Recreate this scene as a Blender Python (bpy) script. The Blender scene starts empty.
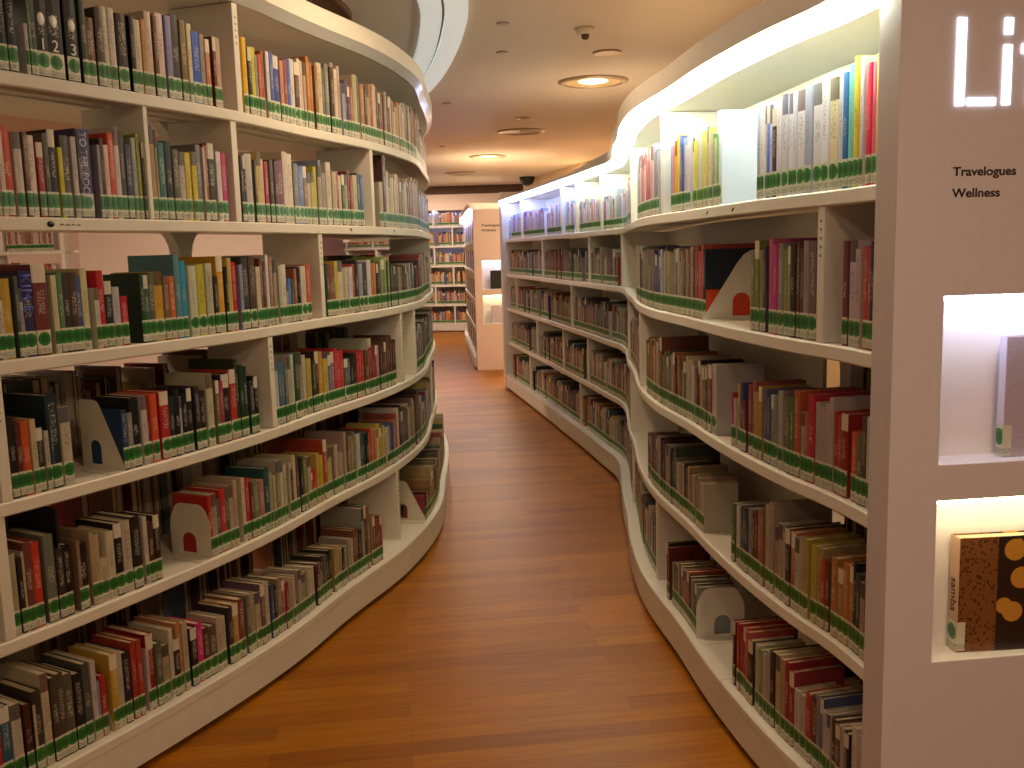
import bpy, bmesh, math, random
from mathutils import Matrix, Vector
random.seed(7)
S=bpy.context.scene; COL=S.collection
BOOKS=[
('L1','left bay',[(2301,27,203,'20241f',''),(2328,24,220,'14181a',''),(2351,53,223,'182024',''),(2404,12,102,'b4b09c',''),(2416,9,203,'5d6f58',''),(2425,27,213,'3f5040',''),(2451,38,237,'1a1a18','1'),(2490,56,242,'1a1a18','2'),(2546,41,246,'1a1a18','3'),(2587,21,240,'31402f',''),(2607,32,184,'6e4b35',''),(2640,29,215,'4d4434',''),(2669,50,227,'cac2a8',''),(2719,38,216,'2d2422',''),(2758,18,218,'191716',''),(2775,27,210,'c9bd98',''),(2802,18,217,'b88d4d',''),(2820,29,243,'cdb896',''),(2849,18,236,'63402a',''),(2867,35,247,'d6bda9',''),(2902,27,248,'8786a0',''),(2929,38,254,'23222c',''),(2967,29,246,'7c6a3d',''),(2996,24,242,'d2c894',''),(3020,41,223,'2058ae',''),(3061,50,214,'b67850',''),(3111,18,224,'5d2c22',''),(3129,29,224,'b89a7c','')]),
('L1','right bay',[(3276,29,254,'d9b02a',''),(3306,24,226,'3b3a33',''),(3329,35,231,'c9bd2f',''),(3365,62,224,'b8542a',''),(3426,24,235,'cfcdbd',''),(3450,29,235,'55628c',''),(3479,41,229,'3d4c86',''),(3521,27,221,'b98a6a',''),(3547,27,229,'8d4f3d',''),(3574,27,235,'4c64a0',''),(3600,35,239,'cbc4ae',''),(3636,38,233,'57402e',''),(3674,62,245,'c7b797',''),(3736,50,268,'a66a34',''),(3786,24,246,'8a6a3a',''),(3809,41,261,'c4b894',''),(3851,59,271,'7a7f72',''),(3910,29,261,'493a2b',''),(3939,71,271,'cbbf9d',''),(4010,32,214,'9ba0a0',''),(4042,65,222,'57506a',''),(4107,62,271,'b8b56c',''),(4169,38,234,'a27a4f',''),(4207,35,234,'5c3c2a',''),(4243,53,235,'a87f50',''),(4296,71,245,'c9b88e',''),(4366,80,240,'70482e',''),(4446,38,226,'b49a73',''),(4484,124,238,'5a3a2c',''),(4608,124,221,'b89e6e',''),(4732,85,224,'c9bb8f',''),(4817,144,246,'80603f',''),(4961,171,237,'b59f72',''),(5132,295,243,'7e5c38',''),(5427,324,271,'5e4027','')]),
('L2','left bay',[(2269,18,213,'a0705a',''),(2286,15,217,'c08a78',''),(2301,15,216,'c9b9a2',''),(2316,32,227,'b5472c',''),(2348,24,217,'c9bfa5',''),(2372,15,219,'6b4c39',''),(2386,27,212,'d0c4ac',''),(2413,21,196,'97292a',''),(2434,18,222,'5c5444',''),(2451,24,233,'191816',''),(2475,15,188,'c5bf2a',''),(2490,29,221,'4f4838',''),(2519,18,220,'b7b0a0',''),(2537,15,238,'3a2a28',''),(2551,50,244,'3b3558','TO THE POOL'),(2601,12,205,'8f8b8c',''),(2613,12,225,'4a3a34',''),(2625,18,207,'d2b99d',''),(2643,21,242,'c64e28',''),(2663,21,260,'c8beac',''),(2684,21,252,'4c4134',''),(2705,24,214,'3d4152',''),(2728,18,236,'9a9f86',''),(2746,15,248,'8a8c28',''),(2761,12,225,'4c5230','')]),
('L2','middle bay',[(2799,21,280,'a9905a',''),(2820,15,268,'b5a07a',''),(2834,29,232,'2f6a60',''),(2864,29,238,'1e1c1c',''),(2893,27,216,'5c5a40',''),(2920,27,211,'b5ad98',''),(2946,27,210,'c8b83a',''),(2973,24,215,'d3c538',''),(2996,24,239,'78786f',''),(3020,12,233,'c9b8a0',''),(3032,24,242,'8a4a2e',''),(3055,35,248,'35301f',''),(3091,27,225,'d6cfc0',''),(3117,29,223,'b03a62','')]),
('L2','third bay',[(3217,18,223,'3a3026',''),(3235,21,225,'2c2a28',''),(3256,44,232,'b9b3a0',''),(3300,18,214,'50553c',''),(3317,35,244,'c3a950',''),(3353,53,220,'a03c33',''),(3406,29,223,'4e3a2f',''),(3435,27,221,'4d2a2a',''),(3462,44,228,'6e3340',''),(3506,35,261,'c7bba0',''),(3541,44,256,'d1c6a6',''),(3586,38,225,'77796a',''),(3624,44,219,'5f78a0',''),(3668,56,214,'bdb392',''),(3724,47,218,'b9b13a',''),(3771,15,252,'8a97a8',''),(3786,59,227,'9a9280',''),(3845,41,249,'c1b69a',''),(3886,35,215,'b5a87a',''),(3921,47,217,'c4ba94',''),(3969,47,230,'a8a380',''),(4016,50,219,'9a4a40',''),(4066,41,212,'b8b08a',''),(4107,59,215,'3f5f92','')]),
('L2','right end bay',[(4337,53,220,'b8a578',''),(4390,44,323,'472d22',''),(4434,118,250,'d0c6a6',''),(4552,91,247,'c4b78e',''),(4643,112,232,'9a7f58',''),(4755,115,228,'c9bd96',''),(4870,162,249,'8a6840',''),(5032,386,256,'a58a5c','')]),
('L3','left bay',[(2224,24,182,'3a3328',''),(2248,12,157,'2e3326',''),(2260,18,153,'c7b795',''),(2277,29,209,'b8922f',''),(2307,12,214,'4a5048',''),(2319,18,183,'a29a8a',''),(2336,38,228,'2a2445','KIM E'),(2375,44,243,'6e2b22',''),(2419,18,213,'c9c08c',''),(2437,18,219,'5b7a50',''),(2454,24,218,'3a2a22',''),(2478,27,218,'47301f',''),(2504,47,221,'c8bd86',''),(2551,18,172,'c9c0a0',''),(2569,24,221,'b8202a',''),(2593,27,190,'1f2420',''),(2619,27,172,'b7b0a4',''),(2646,27,144,'b81f2a','')]),
('L3','left bay',[(2716,18,206,'1f3a26',''),(2734,21,202,'3a5a38',''),(2755,27,209,'5a5a40',''),(2781,44,211,'c9992a',''),(2825,50,202,'c7662a',''),(2875,53,252,'2f8fa0',''),(2929,38,225,'c8c39a',''),(2967,38,228,'b9ad30',''),(3005,35,231,'b5ad85',''),(3040,24,188,'2b2220',''),(3064,35,253,'c9922a','')]),
('L3','left bay',[(3099,24,217,'1c1a1c',''),(3123,50,252,'b81d28',''),(3173,21,223,'8a8690',''),(3194,41,247,'30322e',''),(3235,41,250,'4a3022',''),(3276,35,213,'c7ba92',''),(3312,62,253,'54321f',''),(3373,53,252,'9a8a6c',''),(3426,24,213,'b3a98a',''),(3450,41,217,'c9c2a8',''),(3491,62,159,'5573a8',''),(3553,47,201,'17191f',''),(3600,41,209,'cbbb9d',''),(3642,41,213,'b5542c','')]),
('L3','right bay',[(3798,27,214,'46523a',''),(3824,27,209,'a0432c',''),(3851,47,218,'cfac2a',''),(3898,38,222,'c9bd9d',''),(3936,47,206,'c8b8a6',''),(3983,35,196,'c9bfae',''),(4019,59,214,'262624',''),(4078,38,208,'9a958a',''),(4116,44,212,'3a3a36',''),(4160,38,222,'c9c0ae',''),(4198,53,216,'c7752a',''),(4251,74,210,'3a2a26',''),(4325,29,219,'78505a',''),(4354,121,229,'8fb04a',''),(4475,100,195,'22201e',''),(4575,88,193,'6a5a52',''),(4664,130,197,'28282a',''),(4793,130,195,'36342f',''),(4923,168,186,'23211f','')]),
('L4','left bay',[(2254,21,220,'221b1c',''),(2274,18,199,'5f2a22',''),(2292,24,201,'c8521f',''),(2316,18,201,'c9b77f',''),(2333,21,175,'2b2320',''),(2354,15,163,'b9ad8a',''),(2369,9,222,'3a4a52',''),(2378,38,257,'1e2e30',''),(2416,32,219,'c7b98c','')]),
('L4','left bay',[(2610,21,179,'24405c',''),(2631,21,168,'8a8272',''),(2652,35,210,'1c1b1d',''),(2687,24,209,'c4bba6',''),(2711,59,221,'d8512a',''),(2769,38,211,'b8262a',''),(2808,47,204,'16201c',''),(2855,68,204,'1a1a18',''),(2923,50,199,'24201c',''),(2973,35,240,'c0b98c',''),(3008,18,213,'7a6a3a',''),(3026,24,210,'a02a4a',''),(3049,41,229,'20202a','')]),
('L4','left bay',[(3094,41,240,'b83a28',''),(3135,68,266,'1f3a24',''),(3203,50,201,'14161a','')]),
('L4','middle bay',[(3341,56,246,'c8c2ae',''),(3397,65,231,'4a7088',''),(3462,47,242,'b8bf98',''),(3509,41,250,'35472c',''),(3550,53,241,'c7b58c',''),(3603,38,217,'b8a44a',''),(3642,29,204,'3a3a2a',''),(3671,29,238,'3c2a22',''),(3700,38,234,'c58a2e',''),(3739,38,201,'c2b03a',''),(3777,29,212,'6a6a9a',''),(3806,53,227,'b8232e',''),(3860,53,221,'c8262e',''),(3913,41,181,'57604a',''),(3954,74,200,'23221f',''),(4027,65,197,'c2382e',''),(4092,38,197,'6a4a2a',''),(4131,38,245,'b8b48c',''),(4169,109,212,'8e2430',''),(4278,77,208,'5a3024',''),(4354,68,233,'4e2a22',''),(4422,56,222,'44281f','')]),
('L4','right end bay',[(4964,147,206,'a8a080',''),(5112,548,244,'3a3328',''),(5660,489,237,'1c1c24','')]),
('L5','left bay',[(2221,21,223,'a8966c',''),(2242,15,208,'2a201c',''),(2257,21,222,'b5a27c',''),(2277,50,241,'c8341c',''),(2328,32,246,'6a6c54',''),(2360,9,313,'141414',''),(2369,47,219,'191312',''),(2416,12,204,'8a6a48',''),(2428,35,193,'1a1010',''),(2463,15,217,'a4895c',''),(2478,21,205,'b39a68',''),(2498,27,121,'c0a878',''),(2525,29,201,'c9b88a',''),(2554,29,218,'1c1412',''),(2584,35,217,'b8a584',''),(2619,35,222,'241a14',''),(2655,18,211,'c0b090',''),(2672,15,170,'a58a5c',''),(2687,50,209,'2a1c14','')]),
('L5','right bay',[(2931,18,208,'b5281c',''),(2949,35,209,'a8966a',''),(2985,56,206,'c02a20',''),(3040,68,224,'b59c74',''),(3108,21,226,'c7b490',''),(3129,27,220,'b02a26',''),(3155,21,202,'7a3028',''),(3176,35,200,'6a7a4a',''),(3211,35,196,'b06a58',''),(3247,35,231,'23524a',''),(3282,38,214,'b8a878',''),(3320,27,197,'8a7a50',''),(3347,71,235,'c8b78c',''),(3418,21,189,'4a3a28',''),(3438,74,233,'c3b184',''),(3512,47,215,'7a7a40',''),(3559,29,207,'b8a87a',''),(3588,59,141,'c0281e',''),(3647,50,205,'c9a82a',''),(3697,29,245,'b8442a',''),(3727,50,217,'b8a860',''),(3777,38,213,'c0ae84',''),(3815,59,174,'b59c76',''),(3874,41,239,'6a1c20',''),(3916,65,229,'8a8450',''),(3980,32,215,'c0b894',''),(4013,44,213,'1c3a34',''),(4057,35,205,'1a2422',''),(4092,62,206,'b03a24',''),(4154,50,196,'c8b87c',''),(4204,88,216,'b8a03c',''),(4293,47,192,'b8b090',''),(4340,103,212,'2a4a8a',''),(4443,100,251,'231a1e',''),(4543,112,234,'5c3a3a',''),(4655,168,247,'a8946a',''),(4823,68,277,'4a3228','')]),
('L6','left bay',[(2083,18,229,'6a4a3a',''),(2101,29,218,'b82a28',''),(2130,29,217,'2a5a62',''),(2160,29,210,'c0b08a',''),(2189,21,198,'4a2018',''),(2210,9,186,'bca884',''),(2218,27,221,'3a3024',''),(2245,24,260,'c0ac80',''),(2269,21,238,'4a3a2a',''),(2289,24,241,'4a4430',''),(2313,29,230,'5a5238',''),(2342,27,219,'1c1a1a',''),(2369,24,237,'4a4a40',''),(2392,18,235,'bcae98',''),(2410,38,181,'b8242a','')]),
('L6','left bay',[(2460,29,228,'c89a28',''),(2490,50,239,'1f1f24',''),(2540,41,228,'b0341e',''),(2581,12,197,'c8a894',''),(2593,29,237,'8a201c',''),(2622,27,198,'5a5a44',''),(2649,27,181,'a59468',''),(2675,18,221,'c8b894',''),(2693,27,184,'3a241c',''),(2719,47,228,'b8a070',''),(2766,29,191,'1a1a22',''),(2796,27,195,'d8206a',''),(2822,29,170,'5c2c24',''),(2852,35,165,'5a4a40','')]),
('L6','left bay',[(2890,47,197,'c0b088',''),(2937,24,197,'3a2a2a',''),(2961,32,200,'b8863a',''),(2993,35,206,'7a3a28',''),(3029,21,205,'6a6a58',''),(3049,35,204,'a89468',''),(3085,35,196,'b5a076',''),(3120,53,222,'c0ac80',''),(3173,38,197,'2a2420',''),(3211,32,204,'8e7a54',''),(3244,44,190,'a0282c',''),(3288,44,185,'bba87c',''),(3332,50,188,'b09c84',''),(3382,50,171,'8a8450',''),(3432,53,174,'c4b48c',''),(3485,21,156,'4a2430',''),(3506,56,180,'9a9068',''),(3562,91,187,'26221c',''),(3653,56,186,'b59a44',''),(3709,68,172,'2a1c16',''),(3777,44,194,'b8a478',''),(3821,44,214,'6a3c28',''),(3865,47,190,'1f1a16',''),(3913,71,274,'2a3a2c',''),(3983,35,214,'8a7a58',''),(4019,91,208,'8a3a2a','')]),
('L6','right end bay',[(4702,62,140,'1a1c1a',''),(4764,65,137,'5a5a30',''),(4829,82,186,'8a7040',''),(4911,109,219,'a8884c',''),(5020,141,233,'6a5030',''),(5162,289,215,'b59a60','')]),
('R1','near bay',[(1187,75,261,'e8e0d8',''),(1142,45,238,'4a6ad0',''),(1112,30,232,'3a2a30',''),(1085,27,246,'e8dcd8',''),(1052,33,258,'d8d4cc',''),(1007,45,259,'ece8e0',''),(965,42,255,'e4e0d8',''),(932,33,259,'b0b4be',''),(890,42,259,'e6e2da',''),(860,30,263,'ecece4',''),(821,39,260,'e8d8a8',''),(797,24,261,'cfd0d0',''),(773,24,263,'2a6a9a',''),(749,24,277,'7ac8b0',''),(725,24,290,'d8c030',''),(707,18,286,'dcdcd0',''),(659,48,282,'e0204a',''),(626,33,277,'e8d020',''),(593,33,271,'d04a9a','')]),
('R1','second bay',[(2053,63,244,'d88a70',''),(2005,48,258,'d8b030',''),(1939,66,256,'3a4a8a',''),(1882,57,244,'c8c0b8',''),(1777,105,248,'d8d020',''),(1666,111,257,'d8d060',''),(1573,93,228,'5aa048',''),(1528,45,285,'dfe9ee','')]),
('R1','third bay',[(2766,285,273,'b8b0a0',''),(2595,171,263,'c87060',''),(2469,126,271,'b04030',''),(2370,99,270,'c89080',''),(2296,75,251,'7a7a70','')]),
('R2','near end bay',[(761,24,247,'7a3a44',''),(728,33,247,'c8b0a8',''),(704,24,228,'c8a89a',''),(659,45,227,'b8493c',''),(635,24,245,'2a2428',''),(611,24,245,'8a7a6a','')]),
('R2','near bay',[(1244,27,216,'8a7a60',''),(1214,30,254,'7a8a30',''),(1178,36,246,'a08a70',''),(1100,78,253,'c8347a',''),(1067,33,245,'8a8a70',''),(1028,39,248,'8a9040',''),(998,30,244,'3a3024',''),(962,36,247,'6a4030',''),(935,27,250,'a89080',''),(902,33,249,'7a6058','')]),
('R2','near bay',[(2895,551,242,'c0b8a0',''),(2571,324,236,'8a8068',''),(2451,120,225,'a09880',''),(2299,153,230,'3a4a7a',''),(2221,78,225,'b8b0a8',''),(2149,72,235,'34406a',''),(2068,81,240,'8a806a',''),(1993,75,234,'b0a080',''),(1942,51,244,'9a8068',''),(1885,57,243,'a88a74',''),(1828,57,243,'b89a8a',''),(1777,51,247,'a05048',''),(1720,57,251,'c85040',''),(1687,33,233,'22303a','')]),
('R3','near bay',[(1385,39,164,'b8242e',''),(1331,54,209,'c89a40',''),(1301,30,154,'7a2a30',''),(1244,57,220,'a04a40',''),(1199,45,212,'c8a040',''),(1130,69,205,'4a5a78',''),(1097,33,198,'8a9a80',''),(1043,54,219,'b0a890',''),(1001,42,218,'6a7a3a',''),(968,33,230,'c05a30',''),(929,39,195,'b8a08c',''),(899,30,230,'c83040',''),(854,45,219,'b8a494',''),(818,36,238,'c0aa98',''),(779,39,218,'b82c28',''),(749,30,205,'a02a28',''),(692,57,169,'d8572a',''),(650,42,214,'5a4a3a',''),(620,30,220,'8a3a3a','')]),
('R3','near bay',[(2466,180,230,'a07a40',''),(2337,129,238,'b09050',''),(2260,78,259,'8a7a50',''),(2155,105,213,'6a7a4a',''),(2065,90,213,'b0a080',''),(1945,120,213,'a09878',''),(1864,81,214,'c0b090',''),(1795,69,213,'7a6a48',''),(1729,66,220,'b8ac88',''),(1663,66,219,'5a6a4a',''),(1621,42,225,'a05038',''),(1579,42,230,'ccc8b8','')]),
('R4','near bay',[(1390,27,187,'6a7a40',''),(1316,75,201,'2a5a6a',''),(1265,51,209,'2a3a4a',''),(1220,45,214,'6a3a30',''),(1175,45,226,'b06848',''),(1121,54,269,'b8a684',''),(1049,72,212,'b0a080',''),(992,57,230,'3a3a34',''),(944,48,210,'c0b49a',''),(914,30,214,'b8a048',''),(860,54,213,'c0a838',''),(824,36,200,'c84a28',''),(767,57,201,'b87830',''),(716,51,205,'c87828',''),(680,36,220,'23222a',''),(638,42,208,'b8907a',''),(602,36,215,'6a3a30','')]),
('R4','near bay',[(2463,129,203,'7a6048',''),(2358,105,214,'6a3038',''),(2284,75,221,'b8a890',''),(2218,66,224,'5a2a34',''),(2143,75,218,'a89a80',''),(2074,69,222,'3a3a38',''),(2008,66,187,'c0b094',''),(1945,63,191,'b0a080',''),(1894,51,185,'7a4a34',''),(1837,57,178,'8a6a50',''),(1741,96,182,'c8bc94','')]),
('R5','near bay',[(1310,21,205,'5a1e24',''),(1262,48,209,'a82a2c',''),(1217,45,209,'b83a34',''),(1184,33,197,'3a3a2c',''),(1112,72,209,'8a9058',''),(1073,39,215,'b0a490',''),(1043,30,221,'3a241e',''),(992,51,225,'b8a06a',''),(944,48,225,'9a242a',''),(890,54,189,'c0b098',''),(833,57,189,'b03a30',''),(797,36,202,'8a8078',''),(761,36,179,'b8ac9c',''),(716,45,176,'4a2a28',''),(671,45,183,'a89a88',''),(596,75,206,'b8a88c','')]),
('R5','near bay',[(2056,39,228,'1a1818',''),(1960,96,179,'6a7048',''),(1885,75,184,'7a6a48',''),(1807,78,187,'b8462c',''),(1717,90,183,'3a5030','')]),
]
DIV={'L1': [3217], 'L2': [2772, 3170, 4216], 'L3': [3733, 6099], 'L4': [2221, 3309, 4525, 4791], 'L5': [2192, 5769], 'L6': [4363], 'R1': [2164, 3428, 5080, 5817, 6329, 8094], 'R2': [851, 4546, 5460, 7147], 'R3': [3767, 2736, 6035, 8469], 'R4': [7453, 6356, 5541, 3587], 'R5': [2278, 3485, 5799, 7828]}
BE={'L3': [[2702, 0.2, 'slim']], 'L4': [[2599, 0.22, 'slant']], 'L5': [[2917, 0.21, 'arch']], 'L6': [[2519, 0.2, 'slim'], [4870, 0.2, 'slant']], 'R2': [[1609, 0.24, 'slantR']], 'R5': [[1639, 0.24, 'arch']]}

# ---------------------------------------------------------------- curves
CLP=[(-2.42,0.5),(-1.93,1.45),(-1.323,2.405),(-0.919,3.223),(-0.753,3.775),(-0.566,4.326),(-0.463,4.988),(-0.481,5.6),(-0.493,6.1),(-0.532,6.697),(-0.64,7.396),(-0.83,8.096),(-1.101,8.8)]
CRP=[(0.85,1.5),(0.791,2.184),(0.719,2.487),(0.649,2.937),(0.615,3.342),(0.562,3.795),(0.569,4.3),(0.611,4.75),(0.641,5.252),(0.693,5.75),(0.698,6.101),(0.641,6.449),(0.568,6.952),(0.456,7.605),(0.3,8.557),(0.113,9.605),(-0.028,10.403)]
def dense(P,n=24):
    Q=[(2*P[0][0]-P[1][0],2*P[0][1]-P[1][1])]+P+[(2*P[-1][0]-P[-2][0],2*P[-1][1]-P[-2][1])]
    out=[]
    for i in range(1,len(Q)-2):
        p0,p1,p2,p3=Q[i-1:i+3]
        for k in range(n):
            t=k/n
            out.append(tuple(.5*((2*p1[j])+(-p0[j]+p2[j])*t+(2*p0[j]-5*p1[j]+4*p2[j]-p3[j])*t*t+(-p0[j]+3*p1[j]-3*p2[j]+p3[j])*t**3) for j in (0,1)))
    out.append(P[-1])
    # light smoothing
    for _ in range(60):
        out=[out[0]]+[((a[0]+2*b[0]+c[0])/4,(a[1]+2*b[1]+c[1])/4) for a,b,c in zip(out,out[1:],out[2:])]+[out[-1]]
    return out
class Curve:
    def __init__(s,P,side):
        s.p=dense(P); s.side=side
        s.c=[0]
        for a,b in zip(s.p,s.p[1:]): s.c.append(s.c[-1]+math.dist(a,b))
        s.L=s.c[-1]
    def at(s,u,off=0):
        u=max(0,min(s.L-1e-6,u)); lo,hi=0,len(s.c)-1
        while hi-lo>1:
            m=(lo+hi)//2
            if s.c[m]<=u: lo=m
            else: hi=m
        a,b=s.p[lo],s.p[hi]; t=(u-s.c[lo])/(s.c[hi]-s.c[lo])
        # smoothed tangent
        a0=s.p[max(0,lo-3)];b0=s.p[min(len(s.p)-1,hi+3)]
        dx,dy=b0[0]-a0[0],b0[1]-a0[1];l=math.hypot(dx,dy);dx/=l;dy/=l
        nx,ny=(dy,-dx) if s.side>0 else (-dy,dx)   # toward aisle
        return (a[0]+(b[0]-a[0])*t+nx*off,a[1]+(b[1]-a[1])*t+ny*off),(dx,dy),(nx,ny)
CL=Curve(CLP,1);CR=Curve(CRP,-1)

CP=[(-3.4,18.9),(-2.4,18.6),(-1.5,18.25),(-.7,18.05),(.1,18.0),(.9,18.05)]
CF=Curve(CP,1)                                              # front line of the far bookcase
CG=Curve([(-.415,12.05),(-.46,12.5),(-.53,13.4),(-.62,14.6),(-.71,15.7),(-.75,16.5),(-.70,17.1)],-1)   # middle bookcase
CB=Curve([(-4.36,9.5),(-4.8,9.42),(-5.4,9.35),(-6.05,9.3)],-1)                    # bookcase seen through the left one
for _c in (CF,CB): pass
PITCH=.367; BASE=.153
LEV=[BASE+PITCH*i for i in range(6)]
# ---------------------------------------------------------------- materials
def nt(name):
    m=bpy.data.materials.new(name); m.use_nodes=True; n=m.node_tree; b=n.nodes['Principled BSDF']; return m,n,b
def link(n,a,b): n.links.new(a,b)
def lin(h):
    if isinstance(h,str): h=[int(h[i:i+2],16)/255 for i in (0,2,4)]
    return [c/12.92 if c<=.04045 else ((c+.055)/1.055)**2.4 for c in h]
def plain(name,c,rough=.5,metal=0,noise=.06,scale=14,spec=.5):
    m,n,b=nt(name); c=lin(c)
    t=n.nodes.new('ShaderNodeTexNoise'); t.inputs['Scale'].default_value=scale; t.inputs['Detail'].default_value=4
    tc=n.nodes.new('ShaderNodeTexCoord'); link(n,tc.outputs['Object'],t.inputs['Vector'])
    mr=n.nodes.new('ShaderNodeMapRange'); mr.inputs['To Min'].default_value=1-noise; mr.inputs['To Max'].default_value=1+noise*.6
    link(n,t.outputs['Fac'],mr.inputs['Value'])
    mx=n.nodes.new('ShaderNodeVectorMath'); mx.operation='SCALE'; mx.inputs[0].default_value=c
    link(n,mr.outputs[0],mx.inputs['Scale']); link(n,mx.outputs[0],b.inputs['Base Color'])
    b.inputs['Roughness'].default_value=rough; b.inputs['Metallic'].default_value=metal; b.inputs['Specular IOR Level'].default_value=spec
    return m
def emit(name,c,st):
    m,n,b=nt(name); b.inputs['Base Color'].default_value=(*lin(c),1); b.inputs['Emission Color'].default_value=(*lin(c),1); b.inputs['Emission Strength'].default_value=st
    return m
M={}
UPLIGHT=8
LEDOUT,LEDIN=8.5,65
M['paint']=plain('shelf_paint','dcd8c8',.42)
M['paintR']=plain('shelf_paint_white','e2dfd4',.40)
M['slot']=plain('slot_grey','8c887a',.6)  # plain grey of the slots, handwriting marks and canopy notch
M['panel']=plain('panel_paint','d0cad0',.55,noise=.05,scale=30)
M['niche']=plain('niche_paint','e8e4e2',.5)
M['metal']=plain('bookend_metal','cfc9b6',.38)
M['lens']=plain('canopy_lens','d8dcd8',.12,noise=.02)
M['ceil']=plain('ceiling_paint','d8c8b8',.8,noise=.03,scale=3)
M['band']=emit('emissive_ceiling_band','eef6f4',.42)  # soft emission put in so the band reads brighter than the ceiling
M['brown']=plain('brown_recess','7a4f2c',.7)
M['wall']=plain('wall_paint','ead8cc',.75,noise=.03,scale=2)
M['wallw']=plain('wall_warm','ecd0a0',.7,noise=.03,scale=2)
M['dark']=plain('dark_beam','5a4028',.6)
M['black']=plain('black_plastic','17171a',.3)
M['ring']=plain('lamp_ring','b09a80',.3,metal=.4)
M['refl']=plain('lamp_reflector','9a7a58',.3,metal=.3)
M['page']=plain('paper','c2b492',.8,noise=.2,scale=160)
M['ink']=plain('sign_ink','2a1812',.5)
M['numeral']=plain('print_white','e2e0d8',.5)
M['blueink']=plain('print_blue','4c5cc0',.5)
M['purpleink']=plain('print_lilac','b9b6d6',.5)
M['glow']=emit('led_white','f8ffe8',LEDOUT)
M['glowin']=emit('led_white_inside','f8ffe8',LEDIN)
M['glowc']=emit('led_cool','e0e4ff',LEDOUT)
M['glowinc']=emit('led_cool_inside','b4c2ff',LEDIN*.8)
M['cove']=emit('uplight_warm','ffd9a8',UPLIGHT)
M['orange']=plain('print_orange','d8481c',.4)
M['letter']=emit('letter_white','f4f4ff',3)
M['nicheA']=emit('niche_led_cool','dfe2ff',24)
M['nicheB']=emit('niche_led_warm','ffefc0',18)
M['lampon']=emit('lamp_warm','ffe2b0',6)
M['lampdim']=emit('lamp_dim','ffdca8',1.2)
def floor_mat():
    m,n,b=nt('wood_planks')
    tc=n.nodes.new('ShaderNodeTexCoord'); mp=n.nodes.new('ShaderNodeMapping'); mp.inputs['Rotation'].default_value=(0,0,math.radians(-7))
    link(n,tc.outputs['Object'],mp.inputs['Vector'])
    br=n.nodes.new('ShaderNodeTexBrick'); br.inputs['Scale'].default_value=1; br.inputs['Brick Width'].default_value=1.15; br.inputs['Row Height'].default_value=.085
    br.inputs['Mortar Size'].default_value=.0008; br.inputs['Mortar Smooth'].default_value=.3; br.offset=.37; br.inputs['Bias'].default_value=-.1
    br.inputs['Color1'].default_value=(*lin('8a5008'),1); br.inputs['Color2'].default_value=(*lin('a8690f'),1); br.inputs['Mortar'].default_value=(*lin('74480f'),1)
    link(n,mp.outputs[0],br.inputs['Vector'])
    m2=n.nodes.new('ShaderNodeMapping'); m2.inputs['Scale'].default_value=(2.2,34,1); link(n,mp.outputs[0],m2.inputs['Vector'])
    no=n.nodes.new('ShaderNodeTexNoise'); no.inputs['Scale'].default_value=1.6; no.inputs['Detail'].default_value=6; no.inputs['Distortion'].default_value=.6; link(n,m2.outputs[0],no.inputs['Vector'])
    mr=n.nodes.new('ShaderNodeMapRange'); mr.inputs['From Min'].default_value=.3; mr.inputs['From Max'].default_value=.7; mr.inputs['To Min'].default_value=.78; mr.inputs['To Max'].default_value=1.14; link(n,no.outputs['Fac'],mr.inputs['Value'])
    sc=n.nodes.new('ShaderNodeVectorMath'); sc.operation='SCALE'; link(n,br.outputs['Color'],sc.inputs[0]); link(n,mr.outputs[0],sc.inputs['Scale'])
    link(n,sc.outputs[0],b.inputs['Base Color'])
    rr=n.nodes.new('ShaderNodeMapRange'); rr.inputs['To Min'].default_value=.34; rr.inputs['To Max'].default_value=.5; b.inputs['Specular IOR Level'].default_value=.2; link(n,no.outputs['Fac'],rr.inputs['Value']); link(n,rr.outputs[0],b.inputs['Roughness'])
    bp=n.nodes.new('ShaderNodeBump'); bp.inputs['Strength'].default_value=.15; bp.inputs['Distance'].default_value=.002; link(n,br.outputs['Fac'],bp.inputs['Height']); bp.invert=True; link(n,bp.outputs[0],b.inputs['Normal'])
    return m
M['floor']=floor_mat()
def math_(n,op,a,b=None,c=None):
    k=n.nodes.new('ShaderNodeMath'); k.operation=op
    for i,v in enumerate((a,b,c)):
        if v is None: continue
        if isinstance(v,(int,float)): k.inputs[i].default_value=v
        else: link(n,v,k.inputs[i])
    return k.outputs[0]
def mixc(n,f,a,b):
    k=n.nodes.new('ShaderNodeMix'); k.data_type='RGBA'; link(n,f,k.inputs[0])
    for i,v in ((6,a),(7,b)):
        if isinstance(v,(tuple,list)): k.inputs[i].default_value=(*v,1)
        else: link(n,v,k.inputs[i])
    return k.outputs[2]
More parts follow.
